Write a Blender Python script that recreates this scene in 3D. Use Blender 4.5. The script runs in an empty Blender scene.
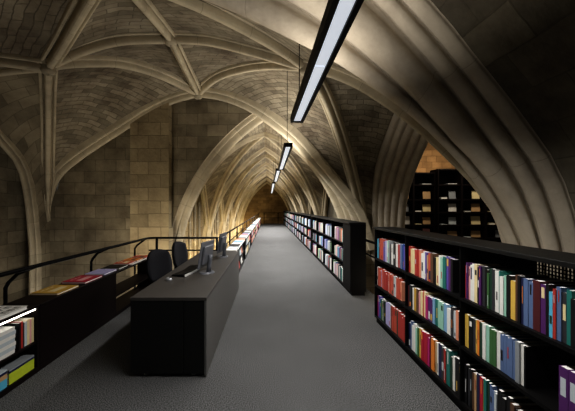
import bpy, bmesh, math, random
from mathutils import Vector, Matrix, Euler
random.seed(7)
SC = bpy.context.scene
COL = SC.collection

# ------------------------------------------------------------------ materials
def lin(c):
    def f(v):
        v /= 255.0
        return v/12.92 if v <= .04045 else ((v+.055)/1.055)**2.4
    return (f(c[0]), f(c[1]), f(c[2]), 1)

def base_mat(name):
    m = bpy.data.materials.new(name); m.use_nodes = True
    nt = m.node_tree
    return m, nt, nt.nodes['Principled BSDF']

def plain(name, rgb, rough=.5, var=.08, scale=30, metal=0, spec=.5):
    m, nt, b = base_mat(name)
    tc = nt.nodes.new('ShaderNodeTexCoord'); nz = nt.nodes.new('ShaderNodeTexNoise')
    nz.inputs['Scale'].default_value = scale; nz.inputs['Detail'].default_value = 3
    nt.links.new(tc.outputs['Object'], nz.inputs['Vector'])
    mx = nt.nodes.new('ShaderNodeMix'); mx.data_type = 'RGBA'
    c = lin(rgb)
    mx.inputs[6].default_value = tuple(v*(1-var*2) for v in c[:3])+(1,)
    mx.inputs[7].default_value = tuple(min(1, v*(1+var*2)) for v in c[:3])+(1,)
    nt.links.new(nz.outputs['Fac'], mx.inputs[0]); nt.links.new(mx.outputs[2], b.inputs['Base Color'])
    b.inputs['Roughness'].default_value = rough; b.inputs['Metallic'].default_value = metal
    b.inputs['Specular IOR Level'].default_value = spec
    return m

def emis(name, rgb, strength):
    m, nt, b = base_mat(name)
    b.inputs['Base Color'].default_value = lin(rgb)
    b.inputs['Emission Color'].default_value = lin(rgb); b.inputs['Emission Strength'].default_value = strength
    return m

def stone(name, rgb, bw, rh, mortar=.012, dark=.72, bump=.5, noise_scale=1.3, blot=.35, mort_dark=.55, squash=0.5, rough_stones=False):
    """ashlar laid on the UV map, which is in metres"""
    m, nt, b = base_mat(name); N = nt.nodes; L = nt.links
    uv = N.new('ShaderNodeUVMap')
    tc = N.new('ShaderNodeTexCoord')
    # wobble of the joints
    wn = N.new('ShaderNodeTexNoise'); wn.inputs['Scale'].default_value = 2.2; wn.inputs['Detail'].default_value = 4
    L.new(tc.outputs['Object'], wn.inputs['Vector'])
    sub = N.new('ShaderNodeVectorMath'); sub.operation = 'SUBTRACT'; sub.inputs[1].default_value = (.5, .5, .5)
    L.new(wn.outputs['Color'], sub.inputs[0])
    sc = N.new('ShaderNodeVectorMath'); sc.operation = 'SCALE'; sc.inputs['Scale'].default_value = .16 if rough_stones else .05
    L.new(sub.outputs[0], sc.inputs[0])
    add = N.new('ShaderNodeVectorMath'); add.operation = 'ADD'
    L.new(uv.outputs['UV'], add.inputs[0]); L.new(sc.outputs[0], add.inputs[1])
    br = N.new('ShaderNodeTexBrick'); L.new(add.outputs[0], br.inputs['Vector'])
    br.inputs['Scale'].default_value = 1; br.inputs['Brick Width'].default_value = bw; br.inputs['Row Height'].default_value = rh
    br.inputs['Mortar Size'].default_value = mortar; br.inputs['Mortar Smooth'].default_value = .4
    br.inputs['Bias'].default_value = 0; br.offset = .45; br.squash = 1
    c = Vector(lin(rgb)[:3])
    br.inputs['Color1'].default_value = (*(c*1.12), 1)
    br.inputs['Color2'].default_value = (*(c*dark), 1)
    br.inputs['Mortar'].default_value = (*(c*mort_dark), 1)
    nz = N.new('ShaderNodeTexNoise'); nz.inputs['Scale'].default_value = noise_scale; nz.inputs['Detail'].default_value = 8
    nz.inputs['Roughness'].default_value = .65
    L.new(tc.outputs['Object'], nz.inputs['Vector'])
    ramp = N.new('ShaderNodeValToRGB')
    ramp.color_ramp.elements[0].position = .3; ramp.color_ramp.elements[0].color = (1-blot*1.3, 1-blot*1.4, 1-blot*1.45, 1)
    ramp.color_ramp.elements[1].position = .7; ramp.color_ramp.elements[1].color = (1.12, 1.1, 1.06, 1)
    L.new(nz.outputs['Fac'], ramp.inputs[0])
    mx = N.new('ShaderNodeMix'); mx.data_type = 'RGBA'; mx.blend_type = 'MULTIPLY'; mx.inputs[0].default_value = 1
    L.new(br.outputs['Color'], mx.inputs[6]); L.new(ramp.outputs[0], mx.inputs[7])
    L.new(mx.outputs[2], b.inputs['Base Color'])
    b.inputs['Roughness'].default_value = .9; b.inputs['Specular IOR Level'].default_value = .15
    n2 = N.new('ShaderNodeTexNoise'); n2.inputs['Scale'].default_value = 14; n2.inputs['Detail'].default_value = 6
    L.new(tc.outputs['Object'], n2.inputs['Vector'])
    mth = N.new('ShaderNodeMath'); mth.operation = 'MULTIPLY_ADD'; mth.inputs[1].default_value = -.8
    L.new(br.outputs['Fac'], mth.inputs[0]); L.new(n2.outputs['Fac'], mth.inputs[2])
    bp = N.new('ShaderNodeBump'); bp.inputs['Strength'].default_value = bump; bp.inputs['Distance'].default_value = .025
    L.new(mth.outputs[0], bp.inputs['Height']); L.new(bp.outputs[0], b.inputs['Normal'])
    return m

M_RIB = stone('pale_rib_stone', (190, 180, 157), .85, 30, mortar=.005, dark=.93, bump=.3, blot=.24, noise_scale=1.6, mort_dark=.7)
M_ARCH = stone('worn_arch_stone', (184, 175, 159), 1.1, 30, mortar=.004, dark=.95, bump=.35, blot=.3, noise_scale=1.1, mort_dark=.78)
M_WEB = stone('rubble_vault_stone', (156, 148, 130), .42, .15, mortar=.01, dark=.68, bump=.8, blot=.45, rough_stones=True)
M_WALL = stone('warm_ashlar', (172, 158, 128), .62, .36, mortar=.01, dark=.7, bump=.5, blot=.32)
M_WALLG = stone('grey_ashlar', (150, 141, 120), .58, .33, mortar=.009, dark=.66, bump=.5, blot=.4)
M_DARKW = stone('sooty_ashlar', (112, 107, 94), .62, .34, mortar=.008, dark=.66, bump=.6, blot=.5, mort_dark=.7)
M_END = stone('brown_end_wall_stone', (138, 117, 86), .6, .3, mortar=.01, dark=.7, bump=.4, blot=.3)
M_NAVE = stone('orange_nave_stone', (158, 130, 98), .5, .3, mortar=.012, dark=.7, bump=.5, blot=.3)

def carpet():
    m, nt, b = base_mat('grey_carpet'); N = nt.nodes; L = nt.links
    tc = N.new('ShaderNodeTexCoord')
    a = N.new('ShaderNodeTexNoise'); a.inputs['Scale'].default_value = 120; a.inputs['Detail'].default_value = 2
    c = N.new('ShaderNodeTexNoise'); c.inputs['Scale'].default_value = 1.2; c.inputs['Detail'].default_value = 4
    L.new(tc.outputs['Object'], a.inputs['Vector']); L.new(tc.outputs['Object'], c.inputs['Vector'])
    r = N.new('ShaderNodeValToRGB'); r.color_ramp.elements[0].position = .38; r.color_ramp.elements[1].position = .64
    r.color_ramp.elements[0].color = lin((44, 44, 44)); r.color_ramp.elements[1].color = lin((124, 124, 124))
    L.new(a.outputs['Fac'], r.inputs[0])
    mx = N.new('ShaderNodeMix'); mx.data_type = 'RGBA'; mx.blend_type = 'MULTIPLY'; mx.inputs[0].default_value = .35
    L.new(r.outputs[0], mx.inputs[6]); L.new(c.outputs['Fac'], mx.inputs[7]); L.new(mx.outputs[2], b.inputs['Base Color'])
    b.inputs['Roughness'].default_value = .95; b.inputs['Specular IOR Level'].default_value = .1
    bp = N.new('ShaderNodeBump'); bp.inputs['Strength'].default_value = .4; bp.inputs['Distance'].default_value = .004
    L.new(a.outputs['Fac'], bp.inputs['Height']); L.new(bp.outputs[0], b.inputs['Normal'])
    return m
M_CARPET = carpet()
M_BLACK = plain('black_steel', (10, 9, 9), .6, .05, 12, spec=.15)
M_BLACKTOP = plain('black_top_board', (20, 20, 19), .45, .1, 8, spec=.3)
M_DARKRED = plain('dark_reddish_lacquer', (18, 9, 8), .5, .1, 6, spec=.2)
M_DESK = plain('charcoal_laminate', (66, 63, 60), .55, .06, 9, spec=.3)
M_DESKSIDE = plain('grey_laminate_side', (92, 91, 89), .6, .05, 9, spec=.3)
M_DESKFRONT = plain('black_laminate_front', (22, 22, 21), .55, .05, 9, spec=.25)
M_CHAIR = plain('dark_grey_upholstery', (40, 40, 44), .9, .12, 60, spec=.2)
M_PLASTIC = plain('black_plastic', (24, 24, 26), .4, .05)
M_SILVER = plain('silver_plastic', (170, 172, 176), .35, .04, metal=.3)
M_MGREY = plain('monitor_grey_shell', (96, 98, 104), .4, .04)
M_SCREEN = emis('monitor_screen_glow', (150, 165, 190), .35)
M_STEEL = plain('brushed_steel', (150, 150, 150), .3, .05, metal=.9)
M_PAGES = plain('white_book_pages', (244, 242, 236), .8, .02, 80)
M_LAMP = emis('fluorescent_diffuser', (226, 232, 242), .5)
M_STRIP = emis('white_shelf_strip', (255, 250, 238), 4)

PAL = {
 'white': (226, 224, 218), 'cream': (226, 208, 160), 'black': (20, 19, 21), 'charcoal': (52, 52, 56), 'grey': (140, 144, 148),
 'pale grey': (188, 196, 200), 'red': (172, 56, 48), 'crimson': (170, 28, 54), 'orange red': (192, 84, 64), 'orange': (222, 132, 52),
 'yellow': (214, 178, 84), 'gold': (190, 150, 60), 'lime': (186, 200, 54), 'green': (64, 104, 60), 'dark green': (32, 62, 48),
 'teal': (38, 112, 104), 'mint': (150, 196, 176), 'cyan': (90, 176, 206), 'light blue': (130, 168, 200), 'blue': (48, 80, 150),
 'slate blue': (92, 112, 150), 'navy': (32, 36, 70), 'violet': (96, 82, 160), 'purple': (84, 40, 100), 'lavender': (178, 172, 214),
 'magenta': (176, 40, 112), 'pink': (220, 160, 160), 'maroon': (82, 34, 38), 'brown': (96, 68, 50), 'tan': (190, 156, 114), 'salmon': (216, 140, 110),
}
MB = {k: plain('cover_'+k.replace(' ', '_'), v, .45, .06, 40) for k, v in PAL.items()}

# ------------------------------------------------------------------ mesh helpers
def obj(name, bm, mat, parent=None, origin=None, smooth=False):
    me = bpy.data.meshes.new(name)
    if origin is not None:
        bmesh.ops.translate(bm, verts=bm.verts, vec=-Vector(origin))
    bm.normal_update(); bm.to_mesh(me); bm.free()
    if smooth:
        for p in me.polygons: p.use_smooth = True
    if isinstance(mat, (list, tuple)):
        for m in mat: me.materials.append(m)
    else: me.materials.append(mat)
    o = bpy.data.objects.new(name, me); COL.objects.link(o)
    if parent is not None: o.parent = parent
    return o

def tag(o, label, cat, group=None):
    o['label'] = label; o['category'] = cat
    if group: o['group'] = group
    return o

def thing(name, label, cat, loc=(0, 0, 0), group=None, rot=(0, 0, 0)):
    o = bpy.data.objects.new(name, None); COL.objects.link(o)
    o.empty_display_size = .1
    o.location = loc; o.rotation_euler = rot
    return tag(o, label, cat, group)

def struct(name, bm, mat, smooth=False):
    o = obj(name, bm, mat, None, None, smooth); o['kind'] = 'structure'
    return o

def box(bm, x0, x1, y0, y1, z0, z1, bevel=0, mi=0):
    vs = [bm.verts.new(p) for p in ((x0,y0,z0),(x1,y0,z0),(x1,y1,z0),(x0,y1,z0),(x0,y0,z1),(x1,y0,z1),(x1,y1,z1),(x0,y1,z1))]
    fs = [bm.faces.new([vs[i] for i in f]) for f in ((3,2,1,0),(4,5,6,7),(0,1,5,4),(1,2,6,5),(2,3,7,6),(3,0,4,7))]
    for f in fs: f.material_index = mi
    if bevel:
        es = list({e for f in fs for e in f.edges})
        bmesh.ops.bevel(bm, geom=es, offset=bevel, segments=2, profile=.5, affect='EDGES')
    return fs

def nb(): return bmesh.new()
def boxed(*a, bevel=0):
    bm = nb(); box(bm, *a, bevel=bevel); return bm

def tube(bm, pts, r, seg=10, caps=True):
    pts = [Vector(p) for p in pts]; rings = []
    prev = None
    for i, p in enumerate(pts):
        if i == 0: t = pts[1]-p
        elif i == len(pts)-1: t = p-pts[i-1]
        else: t = (pts[i+1]-p).normalized()+(p-pts[i-1]).normalized()
        t.normalize()
        if prev is None:
            up = Vector((0, 0, 1)) if abs(t.z) < .9 else Vector((1, 0, 0))
            n = t.cross(up).normalized()
        else:
            n = (prev-t*prev.dot(t)).normalized()
        prev = n; b = t.cross(n)
        rr = r[i] if isinstance(r, (list, tuple)) else r
        rings.append([bm.verts.new(p+n*math.cos(2*math.pi*k/seg)*rr+b*math.sin(2*math.pi*k/seg)*rr) for k in range(seg)])
    for a, c in zip(rings, rings[1:]):
        for k in range(seg): bm.faces.new((a[k], a[(k+1) % seg], c[(k+1) % seg], c[k]))
    if caps:
        bm.faces.new(rings[0][::-1]); bm.faces.new(rings[-1])

def smooth_path(pts, n=24):
    return cr(pts, n)

def cr(pts, n=24):
    """Catmull-Rom through pts, resampled evenly to n points"""
    P = [Vector(p) for p in pts]
    if len(P) == 2: return [P[0].lerp(P[1], i/(n-1)) for i in range(n)]
    Q = [P[0]*2-P[1]]+P+[P[-1]*2-P[-2]]
    d = []
    for i in range(1, len(Q)-2):
        for k in range(16):
            t = k/16; a, b, c, e = Q[i-1:i+3]
            d.append(.5*((2*b)+(c-a)*t+(2*a-5*b+4*c-e)*t*t+(3*b-a-3*c+e)*t**3))
    d.append(P[-1])
    L = [0]
    for a, b in zip(d, d[1:]): L.append(L[-1]+(b-a).length)
    out = []; j = 0
    for i in range(n):
        s = L[-1]*i/(n-1)
        while j < len(L)-2 and L[j+1] < s: j += 1
        f = (s-L[j])/max(1e-9, L[j+1]-L[j])
        out.append(d[j].lerp(d[j+1], min(1, f)))
    return out

def length(c): return sum((b-a).length for a, b in zip(c, c[1:]))

def grid(bm, rows, uvs, flip=False):
    uvl = bm.loops.layers.uv.verify()
    V = [[bm.verts.new(p) for p in r] for r in rows]
    for i in range(len(rows)-1):
        for j in range(len(rows[0])-1):
            idx = [(i, j), (i, j+1), (i+1, j+1), (i+1, j)]
            if flip: idx.reverse()
            ps = [V[a][b].co for a, b in idx]
            if len({tuple(round(c, 5) for c in p) for p in ps}) < 3: continue
            try: f = bm.faces.new([V[a][b] for a, b in idx])
            except ValueError: continue
            for lp, (a, b) in zip(f.loops, idx): lp[uvl].uv = uvs[a][b]

def quad(bm, pts, uvs):
    uvl = bm.loops.layers.uv.verify()
    f = bm.faces.new([bm.verts.new(p) for p in pts])
    for lp, u in zip(f.loops, uvs): lp[uvl].uv = u

def sym(h): return [(-u, v) for u, v in h]+[(u, v) for u, v in reversed(h)]
PROF = sym([(.17, .34), (.17, .17), (.16, .135), (.135, .12), (.112, .135), (.10, .20), (.085, .22), (.07, .20), (.068, .075), (.06, .035), (.04, .008), (.015, 0)])
PROF_BIG = sym([(.38, .62), (.38, .40), (.365, .36), (.335, .345), (.305, .36), (.29, .45), (.27, .46), (.255, .43), (.25, .26), (.235, .22), (.205, .205), (.175, .22), (.16, .31), (.14, .33), (.12, .29), (.115, .09), (.10, .04), (.07, .01), (.03, 0)])

def frames(curve):
    d = Vector((curve[-1].x-curve[0].x, curve[-1].y-curve[0].y, 0)).normalized()
    Lt = Vector((d.y, -d.x, 0))
    out = []
    for i, p in enumerate(curve):
        t = (curve[min(i+1, len(curve)-1)]-curve[max(i-1, 0)]).normalized()
        n = Lt.cross(t).normalized()
        out.append((p, t, n, Lt))
    return out

def rib_bm(curve, prof=PROF, scale=1.0, bm=None, taper=0):
    bm = bm or nb()
    rows, uvs = [], []; s = 0; prev = None
    for p, t, n, l in frames(curve):
        if prev is not None: s += (p-prev).length
        prev = p
        k_ = scale*(1 if not taper else min(1, .12+.88*(s/taper)))
        rows.append([p+l*u*k_+n*v*k_ for u, v in prof])
        uvs.append([(s, v_*.03) for v_ in range(len(prof))])
    grid(bm, rows, uvs)
    return bm

TRIM = [0]
def rib(curve, prof=PROF, scale=1.0, taper=0):
    TRIM[0] += 1
    o = struct('trim_%d' % TRIM[0], rib_bm(curve, prof, scale, None, taper), M_RIB)
    bmx = o.data
    for p in bmx.polygons: p.use_smooth = False
    return o

def offs(curve, d=.17):
    out = []; m = len(curve)-1
    for i, (p, t, n, l) in enumerate(frames(curve)):
        f = max(0, (i/m-.75)/.25); nn = n.lerp(Vector((0, 0, 1)), f*f).normalized()
        out.append(p+nn*d)
    return out

CEIL = [0]
def web(a, b, end=None, mat=None, m=14, bulge=.10):
    """vault cell: fan between two curves that start at one corner; end = curve that closes the far side"""
    n = len(a)
    rows, uvs = [], []
    La = (length(a)+length(b))/2; Le = (a[-1]-b[-1]).length
    E = cr(end, m) if end else None
    for i in range(n):
        t = i/(n-1); r, u = [], []
        for k in range(m):
            s = k/(m-1)
            p = a[i].lerp(b[i], s)
            if E: p = p+(E[k]-E[0].lerp(E[-1], s))*t*t
            p = p+Vector((0, 0, 1))*bulge*math.sin(math.pi*s)*math.sin(math.pi*min(1, t))
            r.append(p); u.append(((s-.5)*t*Le+3.3, t*La))
        rows.append(r); uvs.append(u)
    bm = nb(); grid(bm, rows, uvs)
    o = struct('ceiling', bm, mat or M_WEB, True)
    return o

def roll_strip(a, b, bulge, toward, seg=18):
    """half round moulding between two groove curves"""
    rows, uvs = [], []; s = 0
    for i in range(len(a)):
        if i: s += (a[i]-a[i-1]).length
        r, u = [], []
        w = (b[i]-a[i]).length
        for k in range(seg+1):
            f = k/seg
            p = a[i].lerp(b[i], f)
            bb = math.sin(math.pi*max(0, f)/.82)**.55 if f < .82 else -.75*math.sin(math.pi*min(1, (f-.82)/.18))
            p = p+Vector(toward)*bulge*w*bb
            r.append(p); u.append((s, f*.3))
        rows.append(r); uvs.append(u)
    bm = nb(); grid(bm, rows, uvs)
    TRIM[0] += 1
    return struct('trim_%d' % TRIM[0], bm, M_ARCH, True)

# ================================================================== THE VAULT OVER THE NEAR BAY
n = 26
E_ = (-1.95, 8.3, 4.67); R_ = (.7, 5.7, 4.19); S_ = (-4.03, 5.49, 4.09); M_ = (-1.92, 5.9, 4.84); N_ = (-1.9, 3.6, 4.40)
cJ = cr([(2.62, 8.3, .4), (2.31, 8.3, 1.32), (1.98, 8.3, 1.82), (1.42, 8.3, 2.51), (.59, 8.3, 3.45), (-.37, 8.3, 4.17), (-1.2, 8.3, 4.54), E_], n)
cG = cr([(-6.03, 8.3, 1.25), (-6.02, 8.3, 1.68), (-5.77, 8.3, 2.4), (-5.22, 8.3, 2.9), (-4.55, 8.3, 3.36), (-3.86, 8.3, 3.8), (-3.28, 8.3, 4.17), (-2.64, 8.3, 4.48), E_], n)
cRE = cr([R_, (.43, 5.97, 4.33), (.14, 6.25, 4.48), (-.49, 6.87, 4.71), (-1.29, 7.65, 4.84), E_], n)
cRC = cr([(3.05, 3.66, .4), (2.99, 3.7, 1.14), (2.71, 3.94, 1.84), (2.5, 4.13, 2.22), (2.25, 4.34, 2.61), (2.0, 4.56, 2.97), (1.71, 4.82, 3.33), (1.45, 5.05, 3.62), (1.07, 5.38, 3.95), R_], n)
cRM = cr([R_, (.33, 5.73, 4.31), (-.41, 5.78, 4.55), (-1.18, 5.84, 4.76), M_], n)
cRN = cr([R_, (.15, 5.25, 4.32), (-.45, 4.77, 4.40), (-1.0, 4.33, 4.43), (-1.47, 3.95, 4.41), N_], n)
cBR = cr([(2.75, 8.6, .3), (2.49, 8.3, 1.38), (2.15, 7.92, 2.34), (1.77, 7.34, 3.06), (1.45, 6.85, 3.56), (1.14, 6.37, 3.92), (.86, 5.95, 4.13), R_], n)
cSN = cr([S_, (-3.52, 5.07, 4.20), (-2.91, 4.52, 4.30), (-2.3, 3.95, 4.36), N_], n)
cSM = cr([S_, (-3.84, 5.53, 4.22), (-3.4, 5.62, 4.48), (-2.8, 5.73, 4.71), M_], n)
cSE = cr([S_, (-3.81, 5.76, 4.28), (-3.52, 6.16, 4.49), (-3.24, 6.54, 4.65), (-2.87, 7.04, 4.74), (-2.49, 7.57, 4.75), E_], n)
cEM = cr([E_, (-1.94, 6.97, 4.78), M_], n)
cMN = cr([M_, (-1.92, 4.85, 4.66), N_], n)
cAS = cr([(-6.0, 8.16, 1.22), (-5.95, 8.1, 1.82), (-5.66, 7.7, 2.83), (-5.14, 7.0, 3.6), (-4.63, 6.3, 3.95), S_], n)
cDS = cr([(-7.5, 3.6, .9), (-6.9, 3.95, 2.4), (-6.0, 4.5, 3.5), (-5.0, 5.05, 4.0), S_], n)
WL = (-6.2, 5.6, 3.80); WR = (2.9, 5.8, 4.25)
cSW = cr([S_, (-4.6, 5.52, 4.07), (-5.4, 5.56, 3.98), WL], n)
cAW = cr([(-6.2, 7.8, -3.5), (-6.2, 7.8, -1), (-6.2, 7.78, .7), (-6.2, 7.5, 2.42), (-6.2, 6.9, 3.08), (-6.2, 6.2, 3.55), WL], n)
cDW = cr([(-7.5, 3.62, .7), (-7.1, 4.0, 2.4), (-6.6, 4.6, 3.1), (-6.3, 5.1, 3.55), WL], n)
cL0 = cr([(3.0, 3.6, .4), (2.86, 3.6, 1.16), (2.44, 3.6, 1.94), (1.89, 3.6, 2.54), (1.28, 3.6, 3.03), (.81, 3.6, 3.34), (.55, 3.6, 3.48), (-.22, 3.6, 3.86), (-.85, 3.6, 4.12), (-1.42, 3.6, 4.29), N_], n)
cL0L = cr([(-7.5, 3.6, .9), (-7.0, 3.6, 2.2), (-6.0, 3.6, 3.2), (-4.5, 3.6, 3.95), (-3, 3.6, 4.3), N_], n)
cL1 = cr([(2.95, 3.35, .4), (2.83, 3.35, 1.19), (2.42, 3.35, 1.94), (2.02, 3.35, 2.38), (1.54, 3.35, 2.9), (.89, 3.35, 3.46), (.26, 3.35, 3.88), (-.4, 3.35, 4.18), (-1.9, 3.35, 4.62)], n)
cL2 = cr([(2.88, 3.0, .4), (2.75, 3.0, 1.19), (2.54, 3.0, 1.81), (2.21, 3.0, 2.29), (1.77, 3.0, 2.87), (1.31, 3.0, 3.40), (1.06, 3.0, 3.66), (.6, 3.0, 4.02), (-.3, 3.0, 4.5), (-1.9, 3.0, 4.9)], n)
cL4 = cr([(2.95, 2.7, .4), (2.85, 2.7, 1.22), (2.64, 2.7, 1.92), (2.28, 2.7, 2.46), (1.87, 2.7, 2.98), (1.48, 2.7, 3.46), (.9, 2.7, 4.0), (0, 2.7, 4.5), (-1.9, 2.7, 5.0)], n)

for c in (cRE, cRM, cRN, cBR, cSN, cSM, cSE, cSW, cDS): rib(c, scale=.85)
rib(cRC, scale=1.0); rib(cAS, scale=.9, taper=1.1)
rib(cEM, scale=.7); rib(cMN, scale=.7)
rib(cJ, scale=1.0); rib(cG, scale=.9, taper=.7)
rib(cAW, scale=.7)
rib(cL0L, scale=1.0)

# the heavy moulded transverse arch between the bays
dirn = Vector((-.3, -.65, -.5)).normalized()
mid12 = [a.lerp(b, .5)+Vector((-.0, 0, -.02)) for a, b in zip(cL1, cL2)]
mid24 = [a.lerp(b, .52) for a, b in zip(cL2, cL4)]
lowback = [p+Vector((.06, .22, .18)) for p in cL0]
roll_strip(lowback, cL0, .10, dirn)
roll_strip(cL0, cL1, .28, dirn)
roll_strip(cL1, cL2, .30, dirn)
roll_strip(cL2, mid24, .30, dirn)
roll_strip(mid24, cL4, .16, dirn)
def mir(c): return [Vector((-1.9-(p.x+1.9)*1.18, p.y, p.z)) for p in c]
for a, b in ((cL0, cL1), (cL1, cL2), (cL2, cL4)): roll_strip(mir(a), mir(b), .28, Vector((.3, -.65, -.5)).normalized())

o17 = lambda c: offs(c, .15)
rev = lambda c: list(reversed(c))
def up(c, d=.15): return [Vector(p)+Vector((0, 0, d)) for p in c]
web(o17(cJ), o17(cBR), up(rev(cRE)))
web(o17(cG), o17(cAS), up(rev(cSE)))
web(up(cEM), up(rev(cRE)), rev(up(cRM)), bulge=.06)
web(up(cEM), up(rev(cSE)), rev(up(cSM)), bulge=.06)
web(up(rev(cMN)), up(rev(cRN)), rev(up(cRM)), bulge=.06)
web(up(rev(cMN)), up(rev(cSN)), rev(up(cSM)), bulge=.06)
web([p+Vector((.12, .25, .2)) for p in cL0], o17(cRC), rev(up(cRN)))
web(o17(cDS), offs(cL0L, .2), up(cSN))
cWRout = [(2.9, 8.42, .2), (2.9, 8.4, 1.2), (2.9, 8.2, 2.64), (2.9, 7.04, 3.72), (2.9, 6.5, 3.98), WR]
cBW = cr(cWRout, n)
cCW = cr([(2.9, 11.6-p[1]+.35, p[2]) for p in cWRout[:-1]]+[WR], n)
web(o17(cBR), [p+Vector((0, .0, .03)) for p in cBW], up([R_, (1.8, 5.75, 4.32), WR]), M_WEB, bulge=.05)
web(o17(cRC), cCW, up([R_, (1.8, 5.75, 4.32), WR]), M_WEB, bulge=.05)
web(o17(cAS), offs(cr([(-6.2, 7.78, .7), (-6.2, 7.5, 2.42), (-6.2, 6.9, 3.08), (-6.2, 6.2, 3.55), WL], n), .1), up(cSW), M_WALLG)
web(o17(cDS), cDW, up(cSW), M_WALLG)

# near barrel over the camera, big sooty blocks
rows, uvs = [], []
for yy in [2.71-.35*k for k in range(16)]:
    rows.append([Vector((p.x, yy, p.z)) for p in cL4])
    s = 0; u = []
    for i, p in enumerate(cL4):
        if i: s += (p-cL4[i-1]).length
        u.append((yy, s))
    uvs.append(u)
bm = nb(); grid(bm, rows, uvs)
rows2 = [[Vector((-1.9-(p.x+1.9)*1.18, p.y, p.z)) for p in r] for r in rows]
grid(bm, rows2, uvs)
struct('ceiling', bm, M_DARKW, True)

# bosses where the ribs meet
for p in (E_, R_, S_, M_, N_):
    bm = nb()
    prof = [(.02, -.05), (.09, -.04), (.13, .02), (.11, .07), (.16, .12), (.14, .24)]
    rr = [[Vector((p[0]+r*math.cos(a*math.pi/8), p[1]+r*math.sin(a*math.pi/8), p[2]+h)) for a in range(17)] for r, h in prof]
    grid(bm, rr, [[(0, 0)]*17 for _ in prof])
    TRIM[0] += 1; struct('trim_%d' % TRIM[0], bm, M_RIB, True)

# arcade arch on the right that opens to the nave
inn = [(3.5, 7.78, -.5), (3.5, 7.72, 1.2), (3.5, 7.38, 2.16), (3.5, 6.45, 3.14), (3.5, 5.8, 3.5)]
cIn = cr(inn, n); cIn2 = cr([(3.5, 11.6-p[1]+.35*(p[1]-5.8)/2, p[2]) for p in inn], n)
def splits(a, b, k): return [[p.lerp(q, i/k) for p, q in zip(a, b)] for i in range(k+1)]
for a, b in ((cBW, cIn), (cCW, cIn2)):
    ss = splits(a, b, 5)
    for x, y in zip(ss, ss[1:]): roll_strip(x, y, .3, Vector((-.75, -.6 if b is cIn else .6, -.2)).normalized(), 14)

# ================================================================== CORRIDOR VAULT
CX, W, ZS = -.15, 2.5, -.5
def pointed(h, w, k=n):
    R = (h*h+w*w)/(2*w)
    a1 = math.asin(min(1, h/R)) if w <= R else math.pi-math.asin(h/R)
    return [(R*(1-math.cos(a1*i/(k-1))), R*math.sin(a1*i/(k-1))) for i in range(k)]  # (distance in from the springer, height)
def half(x0, y0, x1, y1, h):
    w = math.hypot(x1-x0, y1-y0)
    return [Vector((x0+(x1-x0)*d/w, y0+(y1-y0)*d/w, ZS+z)) for d, z in pointed(h, w)]
YS = [8.85, 13.4, 17.9, 22.4, 26.9, 31.3]
for k, y in enumerate(YS):
    big = k == 0
    for sx in (-1, 1):
        c = half(CX+sx*W, y, CX, y, 4.65)
        c = c+[c[-1]+(c[-1]-c[-2]).normalized()*(.3 if big else .17)]
        rib(c, PROF_BIG if big else PROF, .82 if big else 1.0)
        if big:   # outer order on the face of the lunette wall
            oc = half(CX+sx*(W+.3), y-.2, CX, y-.2, 5.03)
            rib(oc+[oc[-1]+(oc[-1]-oc[-2]).normalized()*.17], PROF, .72)
for y0, y1 in zip(YS, YS[1:]):
    ym = (y0+y1)/2
    for sx in (-1, 1):
        x0 = CX+sx*W
        wa = {}
        for yy in (y0, y1):
            tr = half(x0, yy, CX, yy, 4.65); dg = half(x0, yy, CX, ym, 4.75); wl = half(x0+sx*.1, yy, x0+sx*.1, ym, 4.15)
            tc_ = half(x0, yy, CX+sx*W*.42, ym, 4.45)
            rib(dg, scale=.8); rib(wl, scale=.75)
            web(offs(tr, .16), offs(dg, .13), None, M_WEB if True else M_WEB, m=7, bulge=.05)
            web(offs(dg, .13), offs(wl, .1), None, M_WEB, m=7, bulge=.05)
# shafts standing against the corridor's outer wall, like blind tracery
for bi, (y0, y1) in enumerate(zip(YS, YS[1:])):
    for q in range(1, 6):
        yy = y0+(y1-y0)*q/6
        ht = ZS+4.15*math.sin(math.pi*q/6)**.75-.1
        for sx in (-1,):
            bm = nb()
            x = CX+sx*(W+.28)
            tube(bm, [(x, yy, -3.9), (x, yy, ht)], .06, 8)
            TRIM[0] += 1; struct('trim_%d' % TRIM[0], bm, M_RIB, True)

# ================================================================== WALLS
def wall_plane(name, p0, ux, w, z0, z1, mat):
    bm = nb(); p0 = Vector(p0); ux = Vector(ux)
    quad(bm, [p0+Vector((0, 0, z0)), p0+ux*w+Vector((0, 0, z0)), p0+ux*w+Vector((0, 0, z1)), p0+Vector((0, 0, z1))], [(0, z0), (w, z0), (w, z1), (0, z1)])
    return struct(name, bm, mat)
def arch_z(c, x):
    best = None
    for a, b in zip(c, c[1:]):
        if min(a.x, b.x)-1e-6 <= x <= max(a.x, b.x)+1e-6 and abs(a.x-b.x) > 1e-9:
            z = a.z+(b.z-a.z)*(x-a.x)/(b.x-a.x)
            best = z if best is None else max(best, z)
    return best
fl = half(CX-W-.3, 0, CX, 0, 4.98); fr = half(CX+W+.3, 0, CX, 0, 4.98)
bm = nb(); xs = [-6.9+i*.1 for i in range(101)]
def lun(x):
    top = arch_z(cG, x) if x < E_[0] else arch_z(cJ, x)
    if top is None: top = 1.0 if x < 0 else 2.2
    top += .3
    if x < -6.0: top = 4.2
    if x > 2.3: top = 3.9
    bot = arch_z(fl, x) if x < CX else arch_z(fr, x)
    if bot is None: bot = -4.0
    return min(bot, top), top
for x0, x1 in zip(xs, xs[1:]):
    b0, t0 = lun(x0); b1, t1 = lun(x1)
    if abs(b0-b1) > 1.5: b0 = b1 = min(b0, b1) if x0 < -2.8 or x0 > 2.4 else max(b0, b1)
    quad(bm, [(x0, 8.5, b0), (x1, 8.5, b1), (x1, 8.5, t1), (x0, 8.5, t0)], [(x0, b0), (x1, b1), (x1, t1), (x0, t0)])
struct('wall_front', bm, M_WALLG)
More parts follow.
